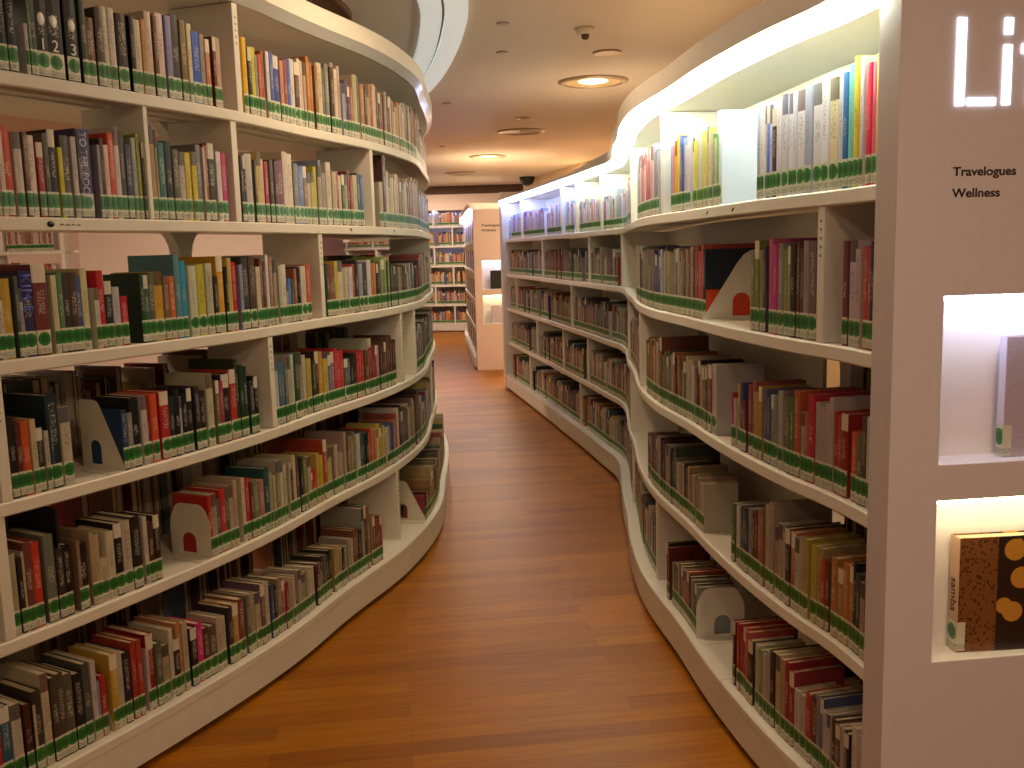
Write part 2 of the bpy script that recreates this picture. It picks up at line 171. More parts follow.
def cover_mat():
    m,n,b=nt('book_cover')
    ca=n.nodes.new('ShaderNodeAttribute'); ca.attribute_name='Col'
    ta=n.nodes.new('ShaderNodeAttribute'); ta.attribute_name='Tcol'
    u1=n.nodes.new('ShaderNodeUVMap'); u1.uv_map='spine'; u2=n.nodes.new('ShaderNodeUVMap'); u2.uv_map='rel'
    s1=n.nodes.new('ShaderNodeSeparateXYZ'); link(n,u1.outputs[0],s1.inputs[0]); s2=n.nodes.new('ShaderNodeSeparateXYZ'); link(n,u2.outputs[0],s2.inputs[0])
    u,v=s1.outputs[0],s1.outputs[1]; r,seed=s2.outputs[0],s2.outputs[1]
    cb=n.nodes.new('ShaderNodeCombineXYZ'); link(n,math_(n,'MULTIPLY',u,6.),cb.inputs[0]); link(n,math_(n,'MULTIPLY',v,340.),cb.inputs[1]); link(n,math_(n,'MULTIPLY',seed,91.),cb.inputs[2])
    no=n.nodes.new('ShaderNodeTexNoise'); no.inputs['Scale'].default_value=1; no.inputs['Detail'].default_value=1; link(n,cb.outputs[0],no.inputs['Vector'])
    msk=math_(n,'GREATER_THAN',no.outputs['Fac'],.53)
    for s,val,op in ((u,.24,'GREATER_THAN'),(u,.76,'LESS_THAN'),(r,.46,'GREATER_THAN')): msk=math_(n,'MULTIPLY',msk,math_(n,op,s,val))
    top=math_(n,'MULTIPLY_ADD',math_(n,'FRACT',math_(n,'MULTIPLY',seed,13.7)),.34,.6)
    msk=math_(n,'MULTIPLY',msk,math_(n,'LESS_THAN',r,top))
    msk=math_(n,'MULTIPLY',msk,.42)
    # two-tone spines on some books
    two=math_(n,'GREATER_THAN',math_(n,'FRACT',math_(n,'MULTIPLY',seed,7.31)),.8)
    two=math_(n,'MULTIPLY',two,math_(n,'GREATER_THAN',r,.80))
    msk=math_(n,'MAXIMUM',msk,math_(n,'MULTIPLY',two,.8))
    c=mixc(n,msk,ca.outputs['Color'],ta.outputs['Color'])
    link(n,c,b.inputs['Base Color']); b.inputs['Roughness'].default_value=.42; b.inputs['Specular IOR Level'].default_value=.4
    return m
M['cover']=cover_mat()
def label_mat():
    m,n,b=nt('spine_sticker')
    u1=n.nodes.new('ShaderNodeUVMap'); u1.uv_map='spine'; u2=n.nodes.new('ShaderNodeUVMap'); u2.uv_map='rel'
    s1=n.nodes.new('ShaderNodeSeparateXYZ'); link(n,u1.outputs[0],s1.inputs[0]); s2=n.nodes.new('ShaderNodeSeparateXYZ'); link(n,u2.outputs[0],s2.inputs[0])
    u,v,seed=s1.outputs[0],s1.outputs[1],s2.outputs[1]
    d=math_(n,'SQRT',math_(n,'ADD',math_(n,'POWER',math_(n,'ABSOLUTE',u),2.),math_(n,'POWER',math_(n,'ABSOLUTE',math_(n,'SUBTRACT',v,.044)),2.)))
    disc=math_(n,'LESS_THAN',d,.0185); core=math_(n,'LESS_THAN',d,.011)
    cb=n.nodes.new('ShaderNodeCombineXYZ'); link(n,math_(n,'MULTIPLY',u,600.),cb.inputs[0]); link(n,math_(n,'MULTIPLY',v,380.),cb.inputs[1]); link(n,math_(n,'MULTIPLY',seed,77.),cb.inputs[2])
    no=n.nodes.new('ShaderNodeTexNoise'); no.inputs['Scale'].default_value=1; link(n,cb.outputs[0],no.inputs['Vector'])
    tx=math_(n,'MULTIPLY',math_(n,'GREATER_THAN',no.outputs['Fac'],.5),math_(n,'MULTIPLY',math_(n,'GREATER_THAN',v,.007),math_(n,'LESS_THAN',v,.020)))
    tx=math_(n,'MULTIPLY',tx,.6)
    c=mixc(n,tx,tuple(lin('cacab4')),tuple(lin('3a3630')))
    c=mixc(n,disc,c,tuple(lin('357a36'))); c=mixc(n,core,c,tuple(lin('23602a')))
    link(n,c,b.inputs['Base Color']); b.inputs['Roughness'].default_value=.3
    return m
M['label']=label_mat()
# ---------------------------------------------------------------- mesh helpers
class MB:
    def __init__(s): s.v=[];s.f=[];s.mi=[];s.c=[];s.t=[];s.uv=[];s.rel=[];s.sm=[]
    def add(s,vs,fs,mi=0,col=(1,1,1),tcol=(1,1,1),uv=None,rel=None,smooth=False,X=None):
        o=len(s.v)
        if X is not None: vs=[tuple(X@Vector(p)) for p in vs]
        s.v+=vs; s.c+=[col]*len(vs); s.t+=[tcol]*len(vs)
        for i,f in enumerate(fs):
            s.f.append([k+o for k in f]); s.mi.append(mi); s.sm.append(smooth)
            s.uv.append(uv[i] if uv and uv[i] else [(-1,-1)]*len(f)); s.rel.append(rel[i] if rel and rel[i] else [(-1,0)]*len(f))
    def box(s,a,b,mi=0,X=None,**k):
        x0,y0,z0=a;x1,y1,z1=b
        s.add([(x0,y0,z0),(x1,y0,z0),(x1,y1,z0),(x0,y1,z0),(x0,y0,z1),(x1,y0,z1),(x1,y1,z1),(x0,y1,z1)],
              [(0,3,2,1),(4,5,6,7),(0,1,5,4),(1,2,6,5),(2,3,7,6),(3,0,4,7)],mi,X=X,**k)
    def bbox(s,a,b,r,mi=0,X=None):
        """box with bevelled edges"""
        bm=bmesh.new(); bmesh.ops.create_cube(bm,size=1)
        for v in bm.verts: v.co=Vector([(a[i]+b[i])/2+v.co[i]*(b[i]-a[i]) for i in range(3)])
        bmesh.ops.bevel(bm,geom=bm.edges[:],offset=r,segments=2,affect='EDGES',profile=.5)
        bm.verts.index_update(); s.add([tuple(v.co) for v in bm.verts],[[v.index for v in f.verts] for f in bm.faces],mi,X=X); bm.free()
    def lathe(s,prof,n=32,mi=0,X=None,smooth=True):
        vs=[];fs=[]
        for r,z in prof:
            for k in range(n): a=2*math.pi*k/n; vs.append((r*math.cos(a),r*math.sin(a),z))
        for i in range(len(prof)-1):
            for k in range(n): fs.append((i*n+k,i*n+(k+1)%n,(i+1)*n+(k+1)%n,(i+1)*n+k))
        s.add(vs,fs,mi,X=X,smooth=smooth)
    def sweep(s,C,u0,u1,prof,mi=0,step=.05,zf=None):
        n=max(2,int((u1-u0)/step)+1); vs=[];k=len(prof)
        for i in range(n):
            u=u0+(u1-u0)*i/(n-1)
            for off,z in prof: vs.append((*C.at(u,off)[0],zf(u,z) if zf else z))
        fs=[];m=[]
        for i in range(n-1):
            for j in range(k):
                a,b=i*k+j,i*k+(j+1)%k; fs.append((a,b,b+k,a+k) if C.side>0 else (a,a+k,b+k,b))
        fs.append(tuple(range(k)) if C.side<0 else tuple(range(k-1,-1,-1))); fs.append(tuple(range((n-1)*k,n*k))[::(-1 if C.side<0 else 1)])
        s.add(vs,fs,mi)
    def ribbon(s,C,u0,u1,a,b,mi=0,step=.05):
        n=max(2,int((u1-u0)/step)+1); vs=[]
        for i in range(n):
            u=u0+(u1-u0)*i/(n-1)
            for off,z in (a,b): vs.append((*C.at(u,off)[0],z))
        s.add(vs,[(2*i,2*i+2,2*i+3,2*i+1) for i in range(n-1)],mi)
    def mesh(s,name,mats,books=False):
        me=bpy.data.meshes.new(name); me.from_pydata(s.v,[],s.f)
        for m in mats: me.materials.append(M[m])
        me.polygons.foreach_set('material_index',s.mi); me.polygons.foreach_set('use_smooth',s.sm)
        if books:
            for nm,src in (('Col',s.c),('Tcol',s.t)):
                a=me.color_attributes.new(nm,'FLOAT_COLOR','POINT'); a.data.foreach_set('color',[x for c in src for x in (*c[:3],1.)])
            for nm,src in (('spine',s.uv),('rel',s.rel)):
                l=me.uv_layers.new(name=nm); l.data.foreach_set('uv',[x for f in src for p in f for x in p])
        me.update(); return me
    def build(s,name,mats,parent=None,X=None,books=False,fix=False):
        me=s.mesh(name,mats,books)
        if fix:
            bm=bmesh.new(); bm.from_mesh(me); bmesh.ops.recalc_face_normals(bm,faces=bm.faces[:]); bm.to_mesh(me); bm.free()
        return put(name,me,parent,X)
def put(name,me,parent=None,X=None):
    o=bpy.data.objects.new(name,me); COL.objects.link(o)
    if parent: o.parent=parent
    if X is not None: o.matrix_basis=X
    return o
def tag(o,label,cat,group=None,kind=None):
    o['label']=label; o['category']=cat
    if group: o['group']=group
    if kind: o['kind']=kind
    return o
def empty(name,loc=(0,0,0)):
    o=bpy.data.objects.new(name,None); o.location=loc; COL.objects.link(o); o.empty_display_size=.1; return o
def struct(o): o['kind']='structure'; return o
def frame(C,u,off,z):
    """matrix at the shelf front: x along the shelf, y into it, z up"""
    p,t,n=C.at(u,off); y=Vector((-n[0],-n[1],0)); zz=Vector((0,0,1)); x=y.cross(zz)
    return Matrix(((x[0],y[0],0,p[0]),(x[1],y[1],0,p[1]),(0,0,1,z),(0,0,0,1)))
def text_mesh(body,height,depth=.0006,bold=0):
    cu=bpy.data.curves.new('t','FONT'); cu.body=body; cu.size=1; cu.extrude=0; cu.offset=bold
    o=bpy.data.objects.new('t',cu); COL.objects.link(o); dg=bpy.context.evaluated_depsgraph_get()
    me=bpy.data.meshes.new_from_object(o.evaluated_get(dg)); bpy.data.objects.remove(o)
    bm=bmesh.new(); bm.from_mesh(me)
    r=bmesh.ops.extrude_face_region(bm,geom=bm.faces[:])
    for e in r['geom']:
        if isinstance(e,bmesh.types.BMVert): e.co.z+=.02
    k=height/.7
    for v in bm.verts: v.co=Vector((v.co.x*k,v.co.y*k,v.co.z/.02*depth))
    bmesh.ops.recalc_face_normals(bm,faces=bm.faces[:]); bm.to_mesh(me); bm.free(); return me
def plate_mesh(outline,hole,th):
    cu=bpy.data.curves.new('p','CURVE'); cu.dimensions='2D'; cu.fill_mode='BOTH'; cu.extrude=th/2
    for pts in (outline,hole):
        if not pts: continue
        sp=cu.splines.new('POLY'); sp.points.add(len(pts)-1); sp.use_cyclic_u=True
        for p,q in zip(sp.points,pts): p.co=(q[0],q[1],0,1)
    o=bpy.data.objects.new('p',cu); COL.objects.link(o); dg=bpy.context.evaluated_depsgraph_get()
    me=bpy.data.meshes.new_from_object(o.evaluated_get(dg)); bpy.data.objects.remove(o)
    for v in me.vertices: v.co=Vector((v.co.z,v.co.x,v.co.y))      # plane -> (depth, height)
    return me
# ---------------------------------------------------------------- the bookcases
STRAIGHT=.335
def board_prof(z,d=.56,f=0):
    return [(-d,z),(f-.004,z),(f,z-.004),(f,z-.033),(f-.004,z-.037),(f-.018,z-.037),(f-.021,z-.020),(f-.11,z-.020),(f-.112,z-.028),(f-.135,z-.028),(f-.137,z-.020),(f-.2,z-.020),(f-.202,z-.026),(f-.225,z-.026),(f-.227,z-.020),(-d,z-.020)]
def divider(C,u,zb,paint,parent,top=None,depth=.255,th=.030,front=-.004,slots=True):
    zt=(top if top is not None else zb+PITCH-.0285)-.0005
    X=frame(C,u,front,zb+.0005); m=MB()
    m.bbox((-th/2,0,0),(th/2,depth,zt-zb-.001),.002)
    if slots:
        for k in range(5):
            z=(zt-zb)*.62+k*.021
            m.box((-.004,-.0006,z),(.004,.0002,z+.006),1)
    return m.build('divider',[paint,'slot'],parent,X)
def bracket(C,u,zt,parent,paint):
    """mid post with a flared head carrying the shelf above"""
    X=frame(C,u,-.30,zt-.367+.0005); h=.367-.021; m=MB()
    prof=[(.030,0),(.030,h-.11),(.033,h-.085),(.042,h-.05),(.060,h-.022),(.085,h-.004),(.085,h)]
    vs=[];fs=[]
    for y in (-.02,.02):
        for x,z in prof: vs.append((x,y,z))
        for x,z in prof[::-1]: vs.append((-x,y,z))
    k=len(prof)*2
    for i in range(k): fs.append((i,(i+1)%k,k+(i+1)%k,k+i))
    for i in range(len(prof)-1):
        fs.append((i,i+1,k-2-i,k-1-i)); fs.append((k+i,k+k-1-i,k+k-2-i,k+i+1))
    m.add(vs,fs); return m.build('post',[paint],parent,X,fix=True)
def plinth(C,u0,u1,front,paint,parent):
    m=MB(); m.sweep(C,u0,u1,[(-.52,BASE),(front-.004,BASE),(front,BASE-.004),(front,BASE-.028),(front-.002,BASE-.030),(front-.002,.026),(front-.05,.026),(front-.05,.0005),(-.52,.0005)])  # toe recess shaped to give a dark shadow line along the floor
    return m.build('plinth',[paint],parent)
def bookcase(name,C,u0,u1,levels,front,paint,can,lens,label,joints,seam):
    root=empty(name,(*C.at((u0+u1)/2,-.25)[0],0)); P=Matrix.Translation(-root.location)
    tag(root,label,'bookcase')
    js=[u0]+joints+[u1]
    for a,b in zip(js,js[1:]): plinth(C,a+.002,b-.002,front,paint,root)
    for z in levels[1:]:
        m=MB(); m.sweep(C,u0,u1,board_prof(z)); m.build('shelf',[paint],root)
    zi,zs,zt,fo=can
    m=MB(); m.sweep(C,u0,u1,[(-.56,zi),(-.012,zi),(-.012,zi+.012),(fo-.012,zs+.006),(fo,zs),(fo+.001,zt-.004),(fo-.004,zt),(-.56,zt)],zf=(lambda u,z: z if z<zs+.02 or u<4.4 else zs+(z-zs)*(1-.68*min(1,(u-4.4)/1.5))) if C is CR else None); m.build('canopy',[paint],root)
    m=MB()
    if lens=='glow':
        cut=5.9 if u1>8 else u0
        for a,b,g in ((u0,cut,('glow','glowin')),(cut+.002,u1,('glowc','glowinc'))):
            if b-a<.05: continue
            m=MB(); m.sweep(C,a,b,[(fo-.010,zs-.049),(fo-.004,zs-.049),(fo-.0005,zs+.001),(fo-.0095,zs+.001)],0); m.ribbon(C,a,b,(fo-.0102,zs-.046),(fo-.0102,zs-.001),1)
            l=m.build('canopy_light',list(g),root); l['label']='bright white light diffuser along the canopy edge'
    else:
        m.sweep(C,u0,u1,[(-.011,zi-.0005),(0,zi-.0005),(fo-.001,zs-.001),(fo-.011,zs+.004)]); l=m.build('canopy_light',[lens],root); l['label']='light diffuser along the lower canopy edge'
    for ch in root.children: ch.matrix_basis=P@ch.matrix_basis
    return root,P
def adopt(root,P,objs):
    for o in objs: o.matrix_basis=P@o.matrix_basis
LU0,LU1=.6,8.0; RU0,RU1=.572,CR.L-.02
left,LP=bookcase('curved_bookcase',CL,LU0,LU1,LEV,.066,'paint',(2.342,2.372,2.445,.035),'lens','tall grey-white curved bookcase of six shelves bulging out on the left',[1.9,4.33,6.2],2.4)
right,RP=bookcase('curved_bookcase',CR,RU0,RU1,LEV[:5],.040,'paintR',(1.994,2.027,2.100,.068),'glow','white serpentine bookcase of five shelves with bright canopy light on the right',[1.35,2.55,4.2,6.4],2.0)
new=[]
for r,us in DIV.items():
    C=CL if r[0]=='L' else CR; i=6-int(r[1]) if r[0]=='L' else 5-int(r[1])
    z=LEV[i]
    topz={'L1':2.341,'R1':1.992}.get(r)
    for u in us:
        u/=1000
        if u<=0: continue
        o=divider(C,u,z,'paint' if r[0]=='L' else 'paintR',left if r[0]=='L' else right,top=topz,slots=r not in('L2','L5','R3','R4'),th=.016 if (r,round(u,1)) in (('L2',2.8),) else .030)
        (new.append(o))
adopt(left,LP,[o for o in new if o.parent==left]); adopt(right,RP,[o for o in new if o.parent==right])
# posts and rear dividers half way back, carrying the boards
new=[]
for u,zt in ((3.23,LEV[5]),(3.23,LEV[4]),(4.1,LEV[4]),(1.7,LEV[4]),(4.0,LEV[3]),(2.2,LEV[3]),(3.2,LEV[2]),(2.4,LEV[1])): new.append(bracket(CL,u,zt,left,'paint'))
for u,zt in ((1.25,LEV[4]),(.9,LEV[2]),(1.2,LEV[3])): new.append(bracket(CR,u,zt,right,'paintR'))
adopt(left,LP,[o for o in new if o.parent==left]); adopt(right,RP,[o for o in new if o.parent==right])
m=MB(); m.sweep(CR,RU0+.1,4.3,[(-.30,2.1005),(-.22,2.1005),(-.22,2.115),(-.30,2.115)]); o=m.build('added_uplight',['cove'],right,RP); o['label']='added unseen warm strip on top of the canopy, brightening the ceiling'  # unseen emissive strip, added to brighten the ceiling
for i,z in enumerate(LEV[:5]):
    a=RU0+.02 if i==4 else 1.38
    m=MB(); m.sweep(CR,a,RU1-.01,[(-.31,z+.0005),(-.298,z+.0005),(-.298,(1.9935 if i==4 else z+PITCH-.0285)),(-.31,(1.9935 if i==4 else z+PITCH-.0285))]); m.build('back_panel',['paintR'],right,RP)
# small marks on the shelf edges: holes, clips and a badge
def edge_mark(C,u,z,w,h,par,P,mat,name,lab,tilt=0):
    m=MB(); m.lathe([(0,0),(.5,0),(.5,.001),(0,.001)],20)
    X=frame(C,u,.0002,z)@Matrix.Rotation(tilt,4,'Y')@Matrix.Diagonal((w,1,h,1))@Matrix.Rotation(math.pi/2,4,'X')
    o=m.build(name,[mat],par,X); o.matrix_basis=P@o.matrix_basis; o['label']=lab; return o
edge_mark(CL,2.415,LEV[4]-.018,.022,.016,left,LP,'black','badge','black oval badge on the shelf edge')
for k in range(4): edge_mark(CL,2.45+.018*k,LEV[4]-.018-.001*(k%2),.013,.004,left,LP,'slot','badge_lettering','small illegible handwriting beside the badge')
for u in (3.98,4.46): edge_mark(CL,u,LEV[4]-.017,.022,.008,left,LP,'black','shelf_clip','dark clip on the shelf edge',.6)
for u in (1.60,1.36): edge_mark(CR,u,LEV[4]-.019,.022,.008,right,RP,'black','shelf_clip','dark clip on the shelf edge',-.5)
edge_mark(CL,4.05,2.392,.016,.005,left,LP,'slot','shelf_clip','dark notch in the canopy edge',.7)
# ---------------------------------------------------------------- sign panels at the bookcase ends
NI=[(.093,.527,1.026,1.383,'nicheA'),(.093,.527,.587,.947,'nicheB')]
def sign_panel(parent,P,X,W,H,T,mat,niches,text,name='end_panel',letters=True):
    """X: front face, origin at its left foot, x along the face, y into the panel"""
    U0=-.018 if letters else 0
    us=sorted({U0,W,*[v for n in niches for v in n[:2]]}); zs=sorted({.001,H,*[v for n in niches for v in n[2:4]]})
    hole=lambda u,z:any(n[0]-1e-6<u<n[1] and n[2]-1e-6<z<n[3] for n in niches)
    m=MB(); idx={}
    def V(*p):
        k=tuple(round(c,5) for c in p)
        if k not in idx: idx[k]=len(m.v); m.v.append(k); m.c.append((1,1,1)); m.t.append((1,1,1))
        return idx[k]
    def F(q,mi=0): m.f.append([V(*p) for p in q]); m.mi.append(mi); m.sm.append(False); m.uv.append([(-1,-1)]*4); m.rel.append([(-1,0)]*4)
    for a,b in zip(us,us[1:]):
        for c,d in zip(zs,zs[1:]):
            if not hole((a+b)/2,(c+d)/2): F([(a,0,c),(b,0,c),(b,0,d),(a,0,d)])
            F([(b,T,c),(a,T,c),(a,T,d),(b,T,d)])
    for c,d in zip(zs,zs[1:]): F([(U0,T,c),(U0,0,c),(U0,0,d),(U0,T,d)]); F([(W,0,c),(W,T,c),(W,T,d),(W,0,d)])
    for a,b in zip(us,us[1:]): F([(a,T,zs[0]),(b,T,zs[0]),(b,0,zs[0]),(a,0,zs[0])]); F([(a,0,H),(b,0,H),(b,T,H),(a,T,H)])
    D=T-.012
    for a,b,c,d,_ in niches:
        F([(a,D,c),(b,D,c),(b,D,d),(a,D,d)],1); F([(a,0,c),(b,0,c),(b,D,c),(a,D,c)],1); F([(a,D,d),(b,D,d),(b,0,d),(a,0,d)],1)
        F([(a,0,c),(a,D,c),(a,D,d),(a,0,d)],1); F([(b,D,c),(b,0,c),(b,0,d),(b,D,d)],1)
    o=m.build(name,[mat,'niche'],parent,P@X); o['label']='broad sign panel with two lit niches closing the bookcase end'
    bv=o.modifiers.new('b','BEVEL'); bv.width=.002; bv.segments=2; bv.limit_method='ANGLE'
    for a,b,c,d,g in niches:
        k=MB(); k.bbox((a+.01,.012,d-.011),(b-.01,.030,d-.003),.0015); q=k.build('niche_light',[g],o); q['label']='thin light strip under the niche top'
    if letters:
        def stroke(mb,x0,z0,x1,z1): mb.bbox((x0,-.004,z0),(x1,-.0003,z1),.0017)
        k=MB(); stroke(k,.0985,1.763,.1190,1.934); stroke(k,.1245,1.763,.187,1.779); k.build('sign_letter',['letter'],o)['label']='glowing white letter L'
        k=MB(); stroke(k,.1995,1.901,.2185,1.934); stroke(k,.1995,1.764,.2185,1.882); k.build('sign_letter',['letter'],o)['label']='glowing white letter i'
        k=MB(); stroke(k,.254,1.763,.2765,1.918); stroke(k,.238,1.864,.292,1.884); stroke(k,.2785,1.914,.302,1.936); k.build('sign_letter',['letter'],o)['label']='glowing white letter f'
    for body,u,z,h in text:
        q=put('sign_text',text_mesh(body,h,.0006,.022),o,Matrix.Translation((u,-.0002,z))@Matrix.Rotation(math.pi/2,4,'X')@Matrix.Diagonal((1.15,1,1,1))); q.data.materials.append(M['ink']); q['label']='small dark lettering on the panel'
    return o
th=math.radians(7)
pr,_,_=CR.at(.58,.01)
PX=Matrix(((math.cos(th),-math.sin(th),0,pr[0]+math.sin(th)*.115),(math.sin(th),math.cos(th),0,pr[1]-math.cos(th)*.115),(0,0,1,0),(0,0,0,1)))
panel=sign_panel(right,RP,PX,.62,2.13,.088,'panel',NI,[('Travelogues',.101,1.626,.0172),('Wellness',.101,1.583,.0172)])
# far end panel of the right bookcase
m=MB(); X=frame(CR,CR.L-.018,.045,0)@Matrix.Rotation(0,4,'Z'); m.bbox((-.10,0,.001),(-.001,.60,2.12),.003); o=m.build('end_panel',['paintR'],right,RP@X); o['label']='plain white upright closing the far end'
# middle bookcase with its own sign panel, far bookcase, bookcase seen through the left one
mid,MP=bookcase('curved_bookcase',CG,.15,CG.L,LEV[:5],.04,'paintR',(1.994,2.027,2.100,.06),'glow','white bookcase beyond the right one, ending in beige sign panel with niches',[],2)
t2=math.radians(6)
X2=Matrix(((math.cos(t2),-math.sin(t2),0,-.430),(math.sin(t2),math.cos(t2),0,12.05),(0,0,1,0),(0,0,0,1)))
sign_panel(mid,MP,X2,.62,2.02,.112,'wall',NI,[('Travelogues',.101,1.805,.030),('Wellness',.101,1.745,.030)],letters=False)
far,FP=bookcase('curved_bookcase',CF,.2,CF.L,LEV,.04,'paintR',(2.31,2.34,2.40,.05),'glow','distant white bookcase of six shelves across the end of the aisle',[],2)
back,BP=bookcase('bookcase',CB,.0,CB.L,LEV,.04,'paint',(2.30,2.33,2.40,.03),'lens','pale bookcase glimpsed through the third shelf gap of the left bookcase',[],2)
new=[]
for C,root,lev,step,top in ((CF,far,LEV,.62,2.308),(CG,mid,LEV[:5],.85,1.992),(CB,back,LEV,.62,2.30)):
    for i,z in enumerate(lev):
        u=.25 if C is not CB else .02
        while u<C.L-.05:
            new.append((divider(C,u,z,'paintR',root,top=(top if i==len(lev)-1 else None),slots=False),root)); u+=step*(1 if i%2 else .9)
for o,root in new: o.matrix_basis={far:FP,mid:MP,back:BP}[root]@o.matrix_basis
# ---------------------------------------------------------------- books
def hsv(c):
    import colorsys; return colorsys.rgb_to_hsv(*c)
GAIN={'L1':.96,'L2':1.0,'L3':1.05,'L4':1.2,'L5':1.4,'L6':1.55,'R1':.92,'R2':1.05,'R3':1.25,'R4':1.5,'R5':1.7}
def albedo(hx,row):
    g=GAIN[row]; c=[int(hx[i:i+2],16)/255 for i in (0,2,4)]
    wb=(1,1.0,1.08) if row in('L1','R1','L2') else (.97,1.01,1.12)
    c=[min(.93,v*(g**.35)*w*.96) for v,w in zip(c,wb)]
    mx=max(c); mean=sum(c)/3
    sat,dk={'L5':(.95,.90),'L6':(.92,.86),'L4':(1,.92),'R3':(.92,.88),'R4':(.90,.84),'R5':(.92,.86),'R2':(1,.95)}.get(row,(1.04,1))  # per-row darkening puts the dimness of lower shelves into the cover colours
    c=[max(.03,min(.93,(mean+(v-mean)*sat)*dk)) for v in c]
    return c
def cname(c):
    h,s,v=hsv(c); h*=360
    if v<.22: return 'black'
    if s<.16: return 'white' if v>.8 else ('grey' if v>.42 else 'charcoal')
    if h<14 or h>=345: return 'red' if s>.5 and v>.4 else ('pink' if v>.62 else 'maroon')
    if h<40:
        if s>.62 and v>.62: return 'orange'
        return 'beige' if v>.7 else ('tan' if v>.55 else 'brown')
    if h<68:
        if s>.55 and v>.6: return 'yellow'
        return 'cream' if v>.68 else ('khaki' if v>.48 else 'olive')
    if h<165: return 'green'
    if h<200: return 'teal'
    if h<255: return 'blue' if s>.3 else 'slate'
    if h<300: return 'purple'
    return 'magenta'
def spine_pts(w):
    r=min(.0035,w*.12); hw=w/2
    return [(-hw,r),(-hw*.8,r*.35),(0,0),(hw*.8,r*.35),(hw,r)]
def book_parts(cov,pag,lab,w,h,d,c,t,seed,X=None,ml=(0,0,0),sticker=True):
    hw=w/2; k=min(.0022,w*.16); sp=spine_pts(w); r=sp[0][1]
    out=[(-hw,d)]+sp+[(hw,d),(hw-k,d),(hw-k,r+k),(-hw+k,r+k),(-hw+k,d)]
    n=len(out); vs=[(x,y,0) for x,y in out]+[(x,y,h) for x,y in out]; fs=[];uv=[];rel=[]
    for i in range(n):
        j=(i+1)%n; fs.append((i,j,n+j,n+i))
        if 1<=i<=4:
            a,b=out[i][0]/w+.5,out[j][0]/w+.5
            uv.append([(a,0),(b,0),(b,h),(a,h)]); rel.append([(0,seed),(0,seed),(1,seed),(1,seed)])
        else: uv.append(None); rel.append(None)
    q=n  # caps as quads: spine block and two boards
    for z,rev in ((0,True),(n,False)):
        for f in ((1,2,9,10),(2,3,9),(3,4,9),(3,4,8,9),(4,5,8),(5,6,7,8),(0,1,10,11) if n>11 else (0,1,9,10)):
            pass
        ring=list(range(n)); f=[z+i for i in ring]; fs.append(tuple(f[::-1] if rev else f)); uv.append(None); rel.append(None)
    cov.add(vs,fs,ml[0],c,t,uv,rel,X=X)
    pag.box((-hw+k+.0001,r+k+.0001,.0025),(hw-k-.0001,d-.004,h-.0035),ml[1],X=X)
    if sticker:
        z0,z1=.005,min(.068,h*.5); e=.0007; lv=[];lf=[];lu=[];lr=[]
        for x,y in sp: lv+= [(x*1.01,y-e,z0),(x*1.01,y-e,z1)]
        for i in range(4):
            lf.append((2*i,2*i+2,2*i+3,2*i+1)); a,b=sp[i][0],sp[i+1][0]
            lu.append([(a,z0),(b,z0),(b,z1),(a,z1)]); lr.append([(0,seed)]*4)
        lab.add(lv,lf,ml[2],(1,1,1),(1,1,1),lu,lr,X=X)
ROWN={'L':['','top','second','third','fourth','fifth','bottom'],'R':['','top','second','third','fourth','bottom']}
ORD=['','first','second','third','fourth','fifth','sixth','seventh','eighth','ninth','tenth','eleventh','twelfth','thirteenth','fourteenth','fifteenth']
PAL=['b5a88a','c0b394','7a5a40','5a3a2c','a04a38','8a2a2a','3a3a3a','4a5a6a','6a6a4a','c8bca0','a88a60','2c2c30','9a8a78','b86a3c','6a4a50','8a9080','d0c8b4','46563c','b8a04a','3a4a72']
PALR1=['e0ddd8','c8ccd8','8a94c8','d8b0a8','c87868','e8e4d8','b0b4c4','5a68b0','d8d4a0','a0b0b8','e8d8c8']
def tint(c): 
    m=sum(c)/3
    return [.86,.84,.76] if m<.5 else random.choice([[.12,.1,.1],[.3,.08,.08],[.1,.12,.3]])
L3c=lambda c:tuple(lin(list(c)))
books=[]; fill=[]
fillrng=random.Random(3)
for row,bay,bl in BOOKS:
    C=CL if row[0]=='L' else CR
    for a,w,hh,hx,t in bl:
        s=a/1000;w/=1000;hh/=1000
        n=1 if w<.028 or hx in('ccc8b8','dfe9ee','22303a','a05038') or w<({'L5':.038,'L6':.036,'R3':.034,'R4':.034,'R5':.034,'R2':.036}.get(row,.045)) or t else max(2,round(w/.024))
        for k in range(n):
            sk=s+(k-(n-1)/2)*w/n
            hk=hh if n==1 else hh*fillrng.uniform(.9,1.04)
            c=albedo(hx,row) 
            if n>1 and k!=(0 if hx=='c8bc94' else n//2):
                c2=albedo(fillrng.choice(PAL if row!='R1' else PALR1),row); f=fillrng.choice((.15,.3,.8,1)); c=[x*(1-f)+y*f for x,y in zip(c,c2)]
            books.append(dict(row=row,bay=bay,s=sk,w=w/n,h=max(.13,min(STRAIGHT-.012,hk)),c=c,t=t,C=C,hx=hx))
CAMP=Vector((0,0,1.5))
CURV=lambda C,s:((lambda a,b:math.atan2(a[0]*b[1]-a[1]*b[0],a[0]*b[0]+a[1]*b[1]))(C.at(s-.1)[1],C.at(s+.1)[1]))/.2
BOFF={'L6':.038,'R5':.013}
def levz(row): return LEV[(6 if row[0]=='L' else 5)-int(row[1])]
